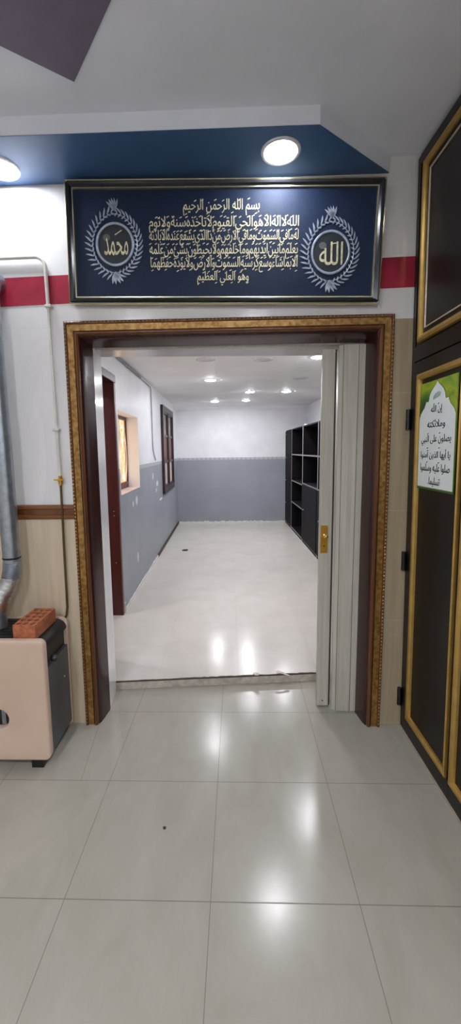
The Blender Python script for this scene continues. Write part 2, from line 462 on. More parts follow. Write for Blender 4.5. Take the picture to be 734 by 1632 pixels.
# doorway casing: profile run up the left side, over the head and down the right
CO, CI = .833, None
XL, XR, ZT = -.833, .826, 2.206
def run(prof):
    f = [lambda u,v: (XL+u, YW-v, 0), lambda u,v: (XL+u, YW-v, ZT-u), lambda u,v: (XR-u, YW-v, ZT-u), lambda u,v: (XR-u, YW-v, 0)]
    return MB().sweep(f, prof)
cas = empty('trim_6', (0, YW, 0)); struct(cas, 'carved brown and gold wooden casing around the wide doorway', 'door casing')
run([(0,0),(0,.016),(.003,.024),(.009,.028),(.015,.025),(.018,.018),(.018,0)]).build('outer_moulding', M['brown'], cas, smooth=True)
run([(.018,0),(.018,.020),(.049,.020),(.049,0)]).build('gold_band', M['gold'], cas)
run([(.049,0),(.049,.013),(.053,.013),(.053,0)]).build('groove', M['groove'], cas)
run([(.053,0),(.053,.020),(.057,.026),(.064,.027),(.070,.022),(.072,.014),(.072,0)]).build('inner_moulding', M['brown'], cas, smooth=True)
run([(.072,0),(.072,.010),(.078,.006),(.084,-.008),(.090,-.040),(.096,-.085),(.101,-.119),(.090,-.119)]).build('reveal', M['mahogany'], cas, smooth=True)
# beading on the outer moulding
bd = MB()
def bead(mb, c, r):
    vs = [(c[0]+r,c[1],c[2]),(c[0]-r,c[1],c[2]),(c[0],c[1],c[2]+r),(c[0],c[1],c[2]-r),(c[0],c[1]-r*1.1,c[2])]
    mb.add(vs, [(4,0,2),(4,2,1),(4,1,3),(4,3,0)])
for k in range(112):
    z = .02 + k*.0194
    bead(bd, (XL+.009, YW-.0270, z), .0048); bead(bd, (XR-.009, YW-.0270, z), .0048)
for k in range(84): bead(bd, (XL+.02+k*.0194, YW-.0270, ZT-.009), .0048)
bd.build('beading', M['gilt'], cas)

# ------------------------------------------------------------------ calligraphy picture
PW, PH = 1.522, .558
pic = empty('calligraphy_picture', (-.018, 2.118, 2.5425)); pic['_o'] = (0,0,0)
tag(pic, 'long navy panel of gold Arabic calligraphy in a dark frame above the doorway', 'picture')
def rect(mb, hw, hh, prof, y0=0):
    """mitred frame, profile u inward from the outer edge, v towards the viewer"""
    c = [(-1,-1),(1,-1),(1,1),(-1,1)]
    return mb.sweep([(lambda u,v,s=s: (s[0]*(hw-u), y0-v, s[1]*(hh-u))) for s in c], prof, True)
rect(MB(), PW/2, PH/2, [(.004,0),(0,.002),(0,.026),(.004,.030),(.008,.026),(.008,.020)]).build('outer_edge', M['champagne'], pic)
rect(MB(), PW/2, PH/2, [(.008,.020),(.012,.032),(.022,.030),(.030,.020),(.030,.012)]).build('frame', M['frame_dark'], pic)
rect(MB(), PW/2, PH/2, [(.030,.012),(.031,.020),(.036,.020),(.038,.010)]).build('inner_bead', M['champagne'], pic)
pan = MB().box(-PW/2+.01, PW/2-.01, -.011, .022, -PH/2+.01, PH/2-.01).build('panel', M['navy'], pic)
PY = -.0125
pl = lambda u,v: (u, PY, v)
X0 = lambda x: x + .018           # world to picture coordinates
lines = [('بسم الله الرحمن الرحيم', -.030, 2.703, .367, .074, 10),
         ('الله لا اله الا هو الحي القيوم لا تاخذه سنة ولا نوم', -.018, 2.6285, .722, .076, 34),
         ('له ما في السموت وما في الارض من ذا الذي يشفع عنده الا باذنه', -.018, 2.568, .722, .072, 34),
         ('يعلم ما بين ايديهم وما خلفهم ولا يحيطون بشئ من علمه', -.018, 2.507, .72, .072, 34),
         ('الا بما شاء وسع كرسيه السموت والارض ولا يؤده حفظهما', -.016, 2.447, .716, .072, 34),
         ('وهو العلي العظيم', -.019, 2.385, .252, .066, 10)]
rot = -.0215
for txt, cx, cz, w_, h_, mk in lines:
    mb = MB(); add_text(mb, txt, X0(cx), cz-2.5425 + .0215*X0(cx)*.0, w_, h_, pl, .010, mk)
    mb.build('calligraphy_line', M['thread'], pic)

def leaf(mb, c, ang, L, W):
    ca, sa = math.cos(ang), math.sin(ang)
    n = 6; top = []; bot = []
    for k in range(n+1):
        t = k/n; wd = W*math.sin(PI*min(1, t*.86+.1))*(1 if t < 1 else 0); bend = .22*L*t*t
        top.append((t*L, bend+wd/2)); bot.append((t*L, bend-wd/2))
    pts = top + bot[::-1][1:]
    P = [(c[0]+x*ca-y*sa, PY-.0015, c[1]+x*sa+y*ca) for x, y in pts]
    mb.add(P, [tuple(range(len(P)))])
def medallion(cx, cz, word, wx, wz, ww, wh, extra):
    cx = X0(cx); cz = cz - 2.5425
    disc = [(cx+.092*math.cos(2*PI*k/40), cz+.097*math.sin(2*PI*k/40)) for k in range(40)]
    MB().prism(disc, PY-.0004, PY+.001, 'y').build('medallion_disc', M['medallion'], pic)
    ring = MB(); 
    prof = [(.083,0),(.085,.003),(.089,.004),(.093,.003),(.095,0)]
    ring.sweep([(lambda r,v,a=2*PI*k/48: (cx+r*math.cos(a), PY-v, cz+r*1.06*math.sin(a))) for k in range(48)], prof, True)
    ring.build('medallion_ring', M['silver'], pic, smooth=True)
    wr = MB()
    for side in (-1, 1):
        for k in range(18):
            t = -82 + k*164/17; a = math.radians(t)
            r1 = .118; egg = 1.0 + .10*max(0, math.sin(a))**3 + .05*max(0,-math.sin(a))**3
            px, pz = side*r1*math.cos(a)*.98, r1*1.10*math.sin(a)*egg
            tang = math.atan2(math.cos(a), -math.sin(a)*side)     # tangent pointing up along each branch
            for off, L in ((-.72*side, .040), (.8*side, .022)):
                leaf(wr, (cx+px, cz+pz), tang + off, L, .0085)
        stem = [(cx+side*.112*.98*math.cos(math.radians(t)), PY-.001, cz+.112*1.10*math.sin(math.radians(t))*(1+.10*max(0,math.sin(math.radians(t)))**3+.05*max(0,-math.sin(math.radians(t)))**3)) for t in range(-90, 91, 9)]
        wr.tube(stem, .0016, 5)
    for da in (-.55, -.25, 0, .25, .55): leaf(wr, (cx, cz+.150), PI/2+da, .055, .012)
    for da in (-.5, -.2, .2, .5): leaf(wr, (cx, cz-.125), -PI/2+da, .058, .015)
    wr.build('wreath', M['silver'], pic)
    mb = MB(); add_text(mb, word, cx+wx, cz+wz, ww, wh, lambda u,v: (u, PY-.0016, v), .006, 0)
    for (dx, dz, L, T, a) in extra:
        ca, sa = math.cos(a), math.sin(a)
        mb.add([(cx+dx+p*ca-r*sa, PY-.0016, cz+dz+p*sa+r*ca) for p, r in ((-L,-T),(L,-T),(L,T),(-L,T))], [(0,1,2,3)])
    mb.build('calligraphy_word', M['thread'], pic)
    sl = MB().prism([(cx-.040+.017*math.cos(k*PI/8)*(1+.12*(k%2)), cz+.030+.015*math.sin(k*PI/8)*(1+.12*(k%2))) for k in range(16)], PY-.0014, PY-.0006, 'y')
    sl.build('small_emblem', M['dim'], pic)
medallion(-.547, 2.541, 'محمد', .006, -.010, .118, .082, [(.018,.052,.020,.0022,.55)])
medallion(.500, 2.500, 'الله', .002, -.005, .112, .105, [(.018,.040,.010,.0025,.1)])
pic.rotation_euler = (0.03, .0215, 0)

# ------------------------------------------------------------------ dark double door along the right wall
DX, DY = .944, 2.136
door = empty('door_1', (DX, DY, 0)); door['_o'] = (0,0,0)
struct(door, 'dark brown metal double door with brass beads along the right wall', 'door')
# local: x<0 towards the room, y<0 towards the viewer
L = 1.9
f = MB().box(0,.05,-.030,0,0,2.905).box(0,.05,-L,-.03,2.865,2.905).box(-.004,.05,-L,-.03,1.965,2.035)
f.build('frame', M['door_metal'], door, .002)
def ring_x(mb, y0, y1, z0, z1, prof, x0=0, near_w=None):
    """mitred bead ring in the door plane; profile u inward, v out of the face (towards -x)"""
    c = [(y0,z0,1,1),(y1,z0,-1,1),(y1,z1,-1,-1),(y0,z1,1,-1)]
    return mb.sweep([(lambda u,v,s=s: (x0-v, s[0]+s[2]*u*((near_w or 1) if s[2]>0 else 1), s[1]+s[3]*u)) for s in c], prof, True)
bp = [(0,0),(.004,.012),(.014,.018),(.024,.016),(.032,.008),(.034,-.006)]
# fanlight
fan = MB().box(.004,.046,-L,-.032,2.037,2.863).build('fanlight', M['door_metal'], door)
MB().box(.0005,.006,-L+.04,-.10,2.07,2.83).build('fanlight_panel', M['door_panel'], fan)
mb = MB(); ring_x(mb, -L+.02, -.074, 2.046, 2.85, bp[::-1], 0); mb.build('bead', M['bead'], fan)
mb = MB(); ring_x(mb, -L+.08, -.128, 2.10, 2.79, [(0,.001),(.001,.006),(.006,.006),(.007,.001)], 0); mb.build('inner_bead', M['bright'], fan)
def leaf_door(y0, y1, nw, nm):
    d = MB().box(.006,.046,y0,y1,.012,1.960).build('leaf', M['door_metal'], door, .002)
    rl = MB().box(-.002,.006,y0,y1,.012,.10).box(-.002,.006,y0,y1,1.90,1.960).box(-.002,.006,y1-nm-.01,y1,.10,1.90)
    rl.build('stile', M['door_metal'], d)
    MB().box(.001,.006,y0+.02,y1-nm-.011,.115,1.885).build('door_panel', M['door_panel'], d)
    m = MB(); ring_x(m, y0+.012, y1-nm, .100, 1.90, bp[::-1], -.001, nw); m.build('bead', M['bead'], d)
    return d
leaf_door(-.498, -.031, .2, .055)
d2 = leaf_door(-1.45, -.500, 1, .014)
MB().box(-.0035,.05,-L,-1.455,.012,1.96).build('fixed_panel', M['door_metal'], door)
MB().box(-.006,-.001,-L,-.0,.001,.010).build('threshold_strip', M['bright'], door)
for z in (.18, .95, 1.69):
    h = MB(); h.lathe([(.0,-.052),(.011,-.05),(.011,-.002),(.009,-.001),(.009,.001),(.011,.002),(.011,.05),(0,.052)], (-.012,-.006,z), 14).build('hinge', M['black'], door, smooth=True)
door.rotation_euler = (0, -.0115, 0)

# poster on the near leaf
PX = -.0065
pos = empty('poster', (DX, DY, 0)); pos['_o'] = (0,0,0)
tag(pos, 'green poster with white arch and black Arabic text on the dark door', 'poster')
PY0, PZ0, PWI, PHI = -.118, 1.352, .325, .492       # left edge (away from viewer), bottom, width, height
pp = lambda d: (lambda u, v: (PX-d, PY0-u, PZ0+v))
def flat(mb, pts, d, t=.0005):
    P = [pp(d)(*p) for p in pts]; Q = [pp(d-t)(*p) for p in pts]; n = len(pts)
    mb.add(P+Q, [tuple(range(n))] + [(i, (i+1)%n, n+(i+1)%n, n+i) for i in range(n)])
    return mb
flat(MB(), [(0,0),(PWI,0),(PWI,PHI),(0,PHI)], .0, .004).build('sheet', M['poster'], pos)
def arch(g):
    cxp = PWI/2
    half = [(PWI/2-.006+g, .012-g), (PWI/2-.006+g, .330), (PWI/2-.018+g, .352), (PWI/2-.034+g, .366), (PWI/2-.050+g,.378), (PWI/2-.062+g,.395), (PWI/2-.066+g,.404),
            (.074+g,.402+g), (.070+g,.412+g), (.066+g,.428+g), (.052+g,.446+g), (.030+g*.6,.462+g), (.012+g*.4,.474+g), (0,.486+g*1.4)]
    R = [(cxp+x, y) for x, y in half]; Lh = [(cxp-x, y) for x, y in half[:-1]]
    return R + Lh[::-1]
flat(MB(), arch(.004), .0006).build('arch_outline', M['olive'], pos)
flat(MB(), arch(0), .0012).build('arch_field', M['cartouche'], pos)
flat(MB(), [(.004,.004),(PWI-.004,.004),(PWI-.004,.009),(.004,.009)], .0012).build('border_line', M['green_ink'], pos)
em = MB(); flat(em, [(PWI/2-.034,.408),(PWI/2+.026,.418),(PWI/2+.034,.432),(PWI/2+.018,.440),(PWI/2-.012,.434),(PWI/2-.030,.424)], .0016); em.build('small_emblem', M['grey_ink'], pos)
for txt, v, wd, ht in (('إن الله', .362, .100, .040), ('وملائكته', .298, .158, .044), ('يصلون على النبي', .228, .262, .050), ('يا أيها الذين آمنوا', .164, .262, .048), ('صلوا عليه وسلموا', .100, .262, .046), ('تسليما.', .040, .106, .044)):
    mb = MB(); add_text(mb, txt, PWI/2, v, wd, ht, pp(.0018), .026, 0)
    if txt[0] == 'إ' or txt[0] in 'يص':
        k = pp(.0018)
        for du in (-.28, .12):
            u0 = PWI/2+du*wd; v0 = v+ht*.52
            mb.add([k(u0,v0),k(u0+.011,v0+.004),k(u0+.010,v0+.008),k(u0-.001,v0+.004)], [(0,1,2,3)])
    mb.build('text_line', M['ink'], pos)
pos.rotation_euler = (0, -.0115, 0)

# ------------------------------------------------------------------ folding door
fd = empty('door_2', (.63, 2.29, 0)); struct(fd, 'grey accordion folding door pushed to the right side of the doorway', 'door')
post = MB().box(.512,.580,2.292,2.330,.010,2.085).build('lead_post', M['pvc'], fd, .004)
post['label'] = 'closing post with brass lock plate'
MB().box(.5795,.590,2.30,2.325,.012,2.08).build('seal', M['slot'], fd)
zz = [(.590,2.262),(.612,2.248),(.693,2.246),(.748,2.250)]
for k, (a, b_) in enumerate(zip(zz, zz[1:])):
    MB().prism([(a[0]+.0012,a[1]),(b_[0]-.0012,b_[1]),(b_[0]-.0012,b_[1]+.009),(a[0]+.0012,a[1]+.009)], .006, 2.095).build('slat', M['pvc'], fd, .002)
for k, (x, y) in enumerate(zz[1:3]):
    MB().box(x-.0016,x+.0016,y+.002,y+.012,.007,2.094).build('hinge_strip', M['slot'], fd)
# folds stacked behind
for k in range(5):
    x = .600 + k*.032
    MB().prism([(x,2.275),(x+.006,2.272),(x+.020,2.400),(x+.014,2.403)], .006, 2.09).build('slat', M['pvc'], fd)
MB().box(-.722,.762,2.270,2.296,2.098,2.1045).build('track', M['pvc'], fd)
pl_ = MB().box(.516,.557,2.288,2.292,.955,1.114).build('lock_plate', M['brass'], post, .001)
MB().lathe([(.0,-.040),(.009,-.038),(.013,-.030),(.011,-.022),(.006,-.016),(.006,-.002),(.010,0)], (.540,2.288,1.056), 20, 'y').build('knob', M['brass_bright'], post, smooth=True)
MB().lathe([(0,-.0015),(.004,-.0015),(.004,0)], (.537,2.288,.995), 10, 'y').build('keyhole', M['black'], post)
MB().lathe([(0,-.003),(.004,-.0025),(.004,0)], (.545,2.292,.045), 10, 'y').build('screw', M['black'], post)
MB().lathe([(0,-.003),(.005,-.0025),(.005,0)], (.575,2.290,2.068), 10, 'y').build('screw', M['bright'], post)

# ------------------------------------------------------------------ gas heater, brick, flue
HT = empty('gas_heater', (-1.24, 1.95, 0)); tag(HT, 'beige gas heater with dark metal sides standing against the tiled wall', 'heater')
def rrect(x0, x1, z0, z1, r, n=6):
    pts = []
    for cx, cz, a0 in ((x1-r,z1-r,0),(x0+r,z1-r,90),(x0+r,z0+r,180),(x1-r,z0+r,270)):
        for k in range(n+1):
            a = math.radians(a0+90*k/n); pts.append((cx+r*math.cos(a), cz+r*math.sin(a)))
    return pts
def holed(name, outer, holes, y0, y1, mat, parent, bev=0):
    """plate in the x-z plane with holes, thickness y0..y1"""
    cu = bpy.data.curves.new('tmp','CURVE'); cu.dimensions = '2D'; cu.fill_mode = 'BOTH'; cu.extrude = (y1-y0)/2
    if bev: cu.bevel_depth = bev; cu.bevel_resolution = 2; cu.offset = -bev; cu.extrude -= bev
    for pts in [outer]+holes:
        sp = cu.splines.new('POLY'); sp.points.add(len(pts)-1); sp.use_cyclic_u = True
        for p_, q_ in zip(sp.points, pts): p_.co = (q_[0], q_[1], 0, 1)
    t_ = bpy.data.objects.new('tmp', cu); COL.objects.link(t_)
    dg = bpy.context.evaluated_depsgraph_get(); dg.update()
    me = bpy.data.meshes.new_from_object(t_.evaluated_get(dg))
    mb = MB(); mb.add([(v.co.x, (y0+y1)/2 - v.co.z, v.co.y) for v in me.vertices], [tuple(p.vertices) for p in me.polygons])
    bpy.data.objects.remove(t_); bpy.data.curves.remove(cu); bpy.data.meshes.remove(me)
    return mb
HX0, HX1 = -1.60, -.888
slot = rrect(-1.40, -1.083, .212, .312, .0499, 8)
holed('front', rrect(HX0, HX1, .045, .662, .03), [slot], 1.795, 1.835, M['enamel'], HT, .008).build('front_panel', M['enamel'], HT, smooth=True)
MB().prism(rrect(HX0-.012, HX1-.008, .012, .655, .03), 2.098, 2.105, 'y').build('back_panel', M['enamel'], HT, .002)
body = MB().box(HX0+.02, HX1-.012, 1.834, 2.0975, .05, .50).build('body', M['sheet'], HT, .003)
MB().box(HX0+.03, HX1-.03, 1.8355, 2.10, .50, .60).build('inner_chamber', M['black'], HT)
cov = MB(); n = 8
prof = []
for k in range(n+1):
    a = math.radians(90*k/n); prof.append((HX1-.012-.05+.05*math.sin(a), .595+.05*math.cos(a)))
cov.prism([(HX0+.02,.640)] + [(HX0+.02,.645)] + prof + [(HX1-.016,.59),(HX1-.030,.615),(HX1-.07,.637)], 1.836, 2.0975, 'y').build('top_cover', M['soot'], HT, smooth=True)
for k in range(7):
    y = 1.87+k*.032
    MB().box(HX0+.06, HX1-.08, y, y+.012, .6455, .6475).build('grille_bar', M['soot'], HT)
MB().lathe([(0,0),(.017,.002),(.019,.016),(.012,.028),(0,.030)], (HX1-.012,1.90,.525), 18, 'x').build('knob', M['black'], HT, smooth=True)
MB().lathe([(0,0),(.005,.001),(.004,.004),(0,.005)], (HX1-.012,2.03,.35), 10, 'x').build('screw', M['bright'], HT)
for x in (HX0+.08, HX1-.072):
    for y in (1.815, 2.075):
        MB().box(x-.030, x+.030, y-.012, y+.018, 0, .05).build('foot', M['black'], HT, .003)
MB().box(HX0+.04, HX1-.04, 1.85, 2.09, .03, .05).build('base_tray', M['black'], HT)
MB().box(-1.36,-1.10, 1.8335,1.8345,.16,.36).build('burner_window', M['black'], HT)
for x in (-1.24,-1.125): MB().box(x-.01,x+.01,1.829,1.834,.215,.31).build('burner_bar', M['galv'], HT)
MB().prism([(-1.046,.235),(-1.040,.237),(-1.030,.222),(-1.034,.219)], 1.7945, 1.796, 'y').build('scratch', M['concrete'], HT)

bk = empty('hollow_brick', (-.999, 1.955, .6482)); tag(bk, 'orange perforated clay brick lying on top of the heater', 'brick')
holes = []
for i in range(3):
    for j in range(5):
        cx, cz = -.034+.034*i, -.084+.042*j
        holes.append([(cx+0.0135*math.cos(2*PI*k/12), cz+.0165*math.sin(2*PI*k/12)) for k in range(12)])
mb = holed('b', rrect(-.056,.056,-.108,.108,.002,2), holes, 0, .07, M['clay'], None)
bmesh.ops.rotate(mb.bm, verts=mb.bm.verts[:], cent=(0,0,0), matrix=Matrix.Rotation(-PI/2, 3, 'X'))
bmesh.ops.translate(mb.bm, verts=mb.bm.verts[:], vec=(0,0,.07))
zmin = min(v.co.z for v in mb.bm.verts); bmesh.ops.translate(mb.bm, verts=mb.bm.verts[:], vec=(0,0,-zmin))
bk['_o'] = (0,0,0)
mb.build('brick_body', M['clay'], bk)
bk.rotation_euler = (0,0,-.03)

fl = empty('flue_pipe', (-1.19, 2.0, .645)); tag(fl, 'galvanised flue pipe rising beside the wall from the heater', 'pipe')
MB().tube([(-1.142,2.04,.985),(-1.145,2.04,1.6),(-1.152,2.04,2.2),(-1.156,2.05,2.32),(-1.16,2.09,2.39),(-1.16,2.142,2.40)], .0435, 24).build('riser', M['galv'], fl, smooth=True)
MB().lathe([(.0435,0),(.0455,.002),(.0455,.008),(.0435,.010)], (-1.142,2.04,1.0), 28).build('seam_ring', M['soot'], fl, smooth=True)
pts, rr = [], []
for k in range(25):
    t = k/24; pts.append((-1.142-.012*t*t, 2.04-.006*t*t, .985-.085*t)); rr.append(.043+(.0025 if k % 2 else 0))
MB().tube(pts, rr, 24).build('flexible_collar', M['galv'], fl, smooth=True)
def bez(p, n):
    out = []
    for k in range(n+1):
        t = k/n; a, b, c, d = [Vector(q) for q in p]
        out.append(a*(1-t)**3+b*3*t*(1-t)**2+c*3*t*t*(1-t)+d*t**3)
    return out
P = bez([(-1.154,2.034,.900),(-1.160,2.03,.85),(-1.19,2.015,.83),(-1.205,2.00,.775)], 14)
MB().tube(P, [.044+.0015*math.sin(k*2.3) for k in range(15)], 22).build('foil_elbow', M['foil'], fl, smooth=True)
MB().tube([(-1.205,2.0,.776),(-1.210,1.99,.735)], [.045,.046], 22).build('tinted_collar', M['copperish'], fl, smooth=True)
MB().tube([(-1.210,1.99,.736),(-1.212,1.985,.6485)], [.043,.047], 22).build('outlet', M['galv'], fl, smooth=True)

# ------------------------------------------------------------------ gas pipe on the wall
gp = empty('gas_pipe', (-.90, YW-.02, .64)); tag(gp, 'thin gas pipe bending down the wall beside the doorway casing', 'pipe')
yy = YW-.020
bend = [(-.955+.05*math.sin(math.radians(a)), yy, 2.462+.05*math.cos(math.radians(a))) for a in range(0, 91, 10)]
MB().tube([(-2.6,yy,2.495)] + bend + [(-.903,yy,2.285)], .009, 12).build('upper_run', M['pipe_white'], gp, smooth=True)
MB().tube([(-.903,yy,2.287),(-.897,yy,1.65),(-.894,yy,1.42)], .0065, 12).build('painted_run', M['pipe_white'], gp, smooth=True)
MB().tube([(-.894,yy,1.385),(-.896,yy-.004,1.0),(-.899,yy,.70),(-.906,yy,.655),(-.930,yy,.61),(-.96,yy,.59)], .0062, 12).build('lower_run', M['pipe_brass'], gp, smooth=True)
v = MB(); v.lathe([(0,-.028),(.009,-.026),(.009,-.010),(.013,-.008),(.013,.010),(.009,.012),(.009,.024),(0,.026)], (-.894,yy,1.40), 14)
v.build('valve', M['brass'], gp, smooth=True)
MB().box(-.920,-.868,yy-.026,yy-.018,1.400,1.408).box(-.898,-.890,yy-.022,yy-.008,1.398,1.410).build('valve_lever', M['brass'], gp, .002)
for z, s in ((2.278,1.0), (1.665,.8)):
    MB().box(-.918,-.884,yy-.012,YW-.0008,z-.007,z+.007).build('pipe_clip', M['pipe_white'], gp, .003)

# ------------------------------------------------------------------ lamps
def downlight(x, y, z, r, led, label, group, back, lit=True):
    e = empty('recessed_downlight', (x, y, z))
    tag(e, label, 'ceiling light', group, back=back)
    k = MB().lathe([(r*.80,-.001),(r*.84,-.006),(r*.97,-.005),(r,0),(r*.98,.001),(r*.80,.001)], (x,y,z), 36)
    k.build('trim_ring', M['trimwhite'], e, smooth=True)
    MB().lathe([(0,-.016),(r*.35,-.0148),(r*.62,-.0115),(r*.78,-.006),(r*.80,-.001),(0,-.001)] if lit and back else [(0,-.0035),(r*.80,-.0035),(r*.80,-.001),(0,-.001)], (x,y,z), 36).build('diffuser', led, e, smooth=True)
    if not lit:
        arc = [(x+r*1.02*math.cos(math.radians(a)), y+r*1.02*math.sin(math.radians(a)), z-.002) for a in range(10, 171, 10)]
        MB().tube(arc, .004, 6).build('gap', M['arc'], e)
    return e
ZS = 2.8515
downlight(.240, 1.972, ZS, .088, M['led_front'], 'lit round ceiling light on the navy band above the calligraphy panel', None, False)
downlight(-1.043, 2.017, ZS, .088, M['led_front'], 'lit round ceiling light at the left end of the navy band', None, False)
for (x, y) in ((-1.04,-.6), (.30,-.6), (-1.04,-2.1), (.30,-2.1)):  # fill lamps added out of view to brighten the front room
    downlight(x, y, CZ, .088, M['led_fill'], 'added unseen fill light on the front room ceiling behind the viewer', 'added front room fill lights', False)
ZC = 2.400
lit = [(-.144,5.117,'lit round ceiling light on the left of the back room, nearest in view'),
       (.411,6.184,'lit round ceiling light in the middle column of the back room, nearer one'),
       (.409,7.225,'lit round ceiling light in the middle column closest to the far wall'),
       (.954,6.21,'lit round ceiling light above the black cabinets, farther one'),
       (-.134,7.341,'lit round ceiling light on the left closest to the far wall'),
       (.901,3.938,'lit round ceiling light half hidden by the folding door'),
       (.41,3.10,'lit round ceiling light just behind the lintel of the doorway')]
for x, y, lb in lit: downlight(x, y, ZC, .078, M['led'], lb, 'back room ceiling lights', True)
for x, y, lb in ((-.156,3.964,'unlit round ceiling light with a dark gap, left of centre'), (.399,4.006,'unlit round ceiling light near the middle of the back room'), (.95,5.07,'unlit round ceiling light on the right of the back room')):
    downlight(x, y, ZC, .085, M['unlit'], lb, 'unlit back room lights', True, False)

# ------------------------------------------------------------------ the back room (own frame, turned by DL)
ZB = .054; XB0, XB1, YB = -.9387, 1.695, 8.268
fb = MB().prism([(-2.7,2.36),(-.78,2.470),(.62,2.588),(1.9,2.70),(1.9,8.45),(-2.7,8.45)], 0, ZB).build('floor', M['floor_b']); struct(fb, 'raised pale tile floor of the back room', 'floor')
BACKSKIP = fb
o = MB().box(-2.7, 1.9, 2.45, 8.45, ZC+.001, ZC+.08).build('ceiling', M['ceil_b']); struct(o, 'white ceiling of the back room', 'ceiling', True)
o = MB().box(-1.3, 1.9, YB, YB+.12, ZB, ZC+.02).build('wall_far', M['paint']); struct(o, 'far wall painted white above and grey below', 'wall', True)
o = MB().box(XB1, XB1+.12, 2.66, YB, ZB, ZC+.02).build('wall_far_right', M['paint']); struct(o, 'right wall of the back room behind the black cabinets', 'wall', True)
wl = MB(); t0, t1 = XB0-.3, XB0
wl.box(t0,t1,2.50,2.75,ZB,ZC+.02).box(t0,t1,2.75,3.60,2.17,ZC+.02)
wl.box(t0,t1,3.60,3.69,ZB,ZC+.02).box(t0,t1,3.69,4.55,ZB,1.145).box(t0,t1,3.69,4.55,1.92,ZC+.02).box(t0,t1,4.55,YB,ZB,ZC+.02)
o = wl.build('wall_far_left', M['paint_l']); struct(o, 'left wall of the back room with peeling grey paint', 'wall', True)
# passage behind the left opening
ps = MB().box(-2.7,-2.6,2.55,3.75,ZB,ZC+.02).box(-2.6,t0,3.66,3.75,ZB,ZC+.02).box(-2.6,-1.6,2.50,2.55,ZB,ZC+.02)
o = ps.build('wall_passage', M['plain_wall']); struct(o, 'walls of the side passage left of the back room', 'wall', True)
downlight(-1.75, 3.05, ZC, .078, M['led'], 'round ceiling light in the side passage', None, True)
# far wall cornice, ragged plaster line, dark residue
o = MB().prism([(YB,ZC+.001),(YB-.05,ZC+.001),(YB-.045,ZC-.012),(YB-.012,ZC-.045),(YB,ZC-.05)], XB0, XB1, 'x').build('trim_7', M['ceil_b']); struct(o, 'white cornice on top of the far wall', 'cornice', True)
rg = MB(); n = 60; top = []; 
for k in range(n+1):
    x = XB0 + (1.25-XB0)*k/n; top.append((x, ZB+.022+random.uniform(0,.022)))
rg.prism([(XB0,ZB)] + [(p[0],p[1]) for p in top] + [(1.25,ZB)], YB-.012, YB, 'y'); o = rg.build('baseboard_far', M['plaster']); struct(o, 'ragged strip of bare plaster at the foot of the far wall', 'baseboard', True)
rg = MB(); pts = []
for k in range(41):
    y = 3.62 + (5.6-3.62)*k/40; pts.append((y, ZB+.018+random.uniform(0,.018)))
rg.prism([(3.62,ZB)] + pts + [(5.6,ZB)], XB0, XB0+.010, 'x'); o = rg.build('baseboard_left', M['plaster']); struct(o, 'ragged strip of bare plaster at the foot of the left wall', 'baseboard', True)
o = MB().box(XB0, XB0+.016, 5.6, YB-.012, ZB, ZB+.042).build('trim_8', M['darkstrip']); struct(o, 'dark adhesive strip at the foot of the left wall', 'baseboard', True)
# wooden lining of the side opening
jb = empty('trim_9', (XB0, 3.6, ZB)); struct(jb, 'red brown wooden lining of the opening in the left wall', 'door lining', True)
MB().box(t0-.01, XB0+.012, 3.552, 3.60, ZB, 2.135).build('jamb', M['redwood'], jb, .003)
MB().box(t0-.01, XB0+.012, 2.76, 2.80, ZB, 2.135).build('jamb', M['redwood'], jb, .003)
MB().box(t0-.01, XB0+.014, 2.74, 3.61, 2.135, 2.20).build('head', M['winwood'], jb, .003)
for z in (.55, .98, 1.02): MB().lathe([(0,-.002),(.005,-.002),(.005,0)], (XB0-.035,3.552,z), 8, 'y').build('screw', M['bright'], jb)
MB().box(XB0-.002, XB0+.014, 3.60, 3.66, ZB, ZB+.09).build('plaster_patch', M['concrete'], jb, .003)
# window 1: deep recess with a warm lit pane
w1 = empty('window_1', (XB0-.2, 4.12, 1.145)); struct(w1, 'deep window recess glowing warm orange behind a white grille', 'window', True)
XP = XB0-.155
MB().box(XP-.004, XP, 3.70, 4.54, 1.15, 1.915).build('pane', M['curtain'], w1)
fr = MB().box(XP, XP+.03, 3.69, 4.55, 1.145, 1.215).box(XP, XP+.03, 3.69, 3.74, 1.215, 1.92).box(XP, XP+.03, 4.53, 4.55, 1.215, 1.92).box(XP, XP+.03, 3.74, 4.53, 1.88, 1.92).box(XP,XP+.02,4.10,4.14,1.215,1.88)
fr.build('frame', M['redwood'], w1)
g = MB()
for k in range(4):
    c = 3.83+.2*k
    for s in (-1, 1):
        g.tube([(XP+.03, c+s*.085*math.sin(PI*t/12)*math.cos(PI*t/24), 1.22+.66*t/12) for t in range(13)], .005, 5)
    g.tube([(XP+.03, c, 1.22), (XP+.03, c, 1.88)], .004, 5)
g.build('grille', M['grille'], w1)
MB().box(XP+.03, XB0+.006, 3.692, 4.548, 1.1455, 1.150).build('sill', M['sill'], w1)
MB().box(XP+.03, XB0+.001, 4.545, 4.549, 1.150, 1.919).box(XP+.03, XB0+.001, 3.691, 3.695, 1.150, 1.919).box(XP+.03, XB0+.001, 3.695, 4.545, 1.915, 1.919).build('reveal', M['ceil_b'], w1)
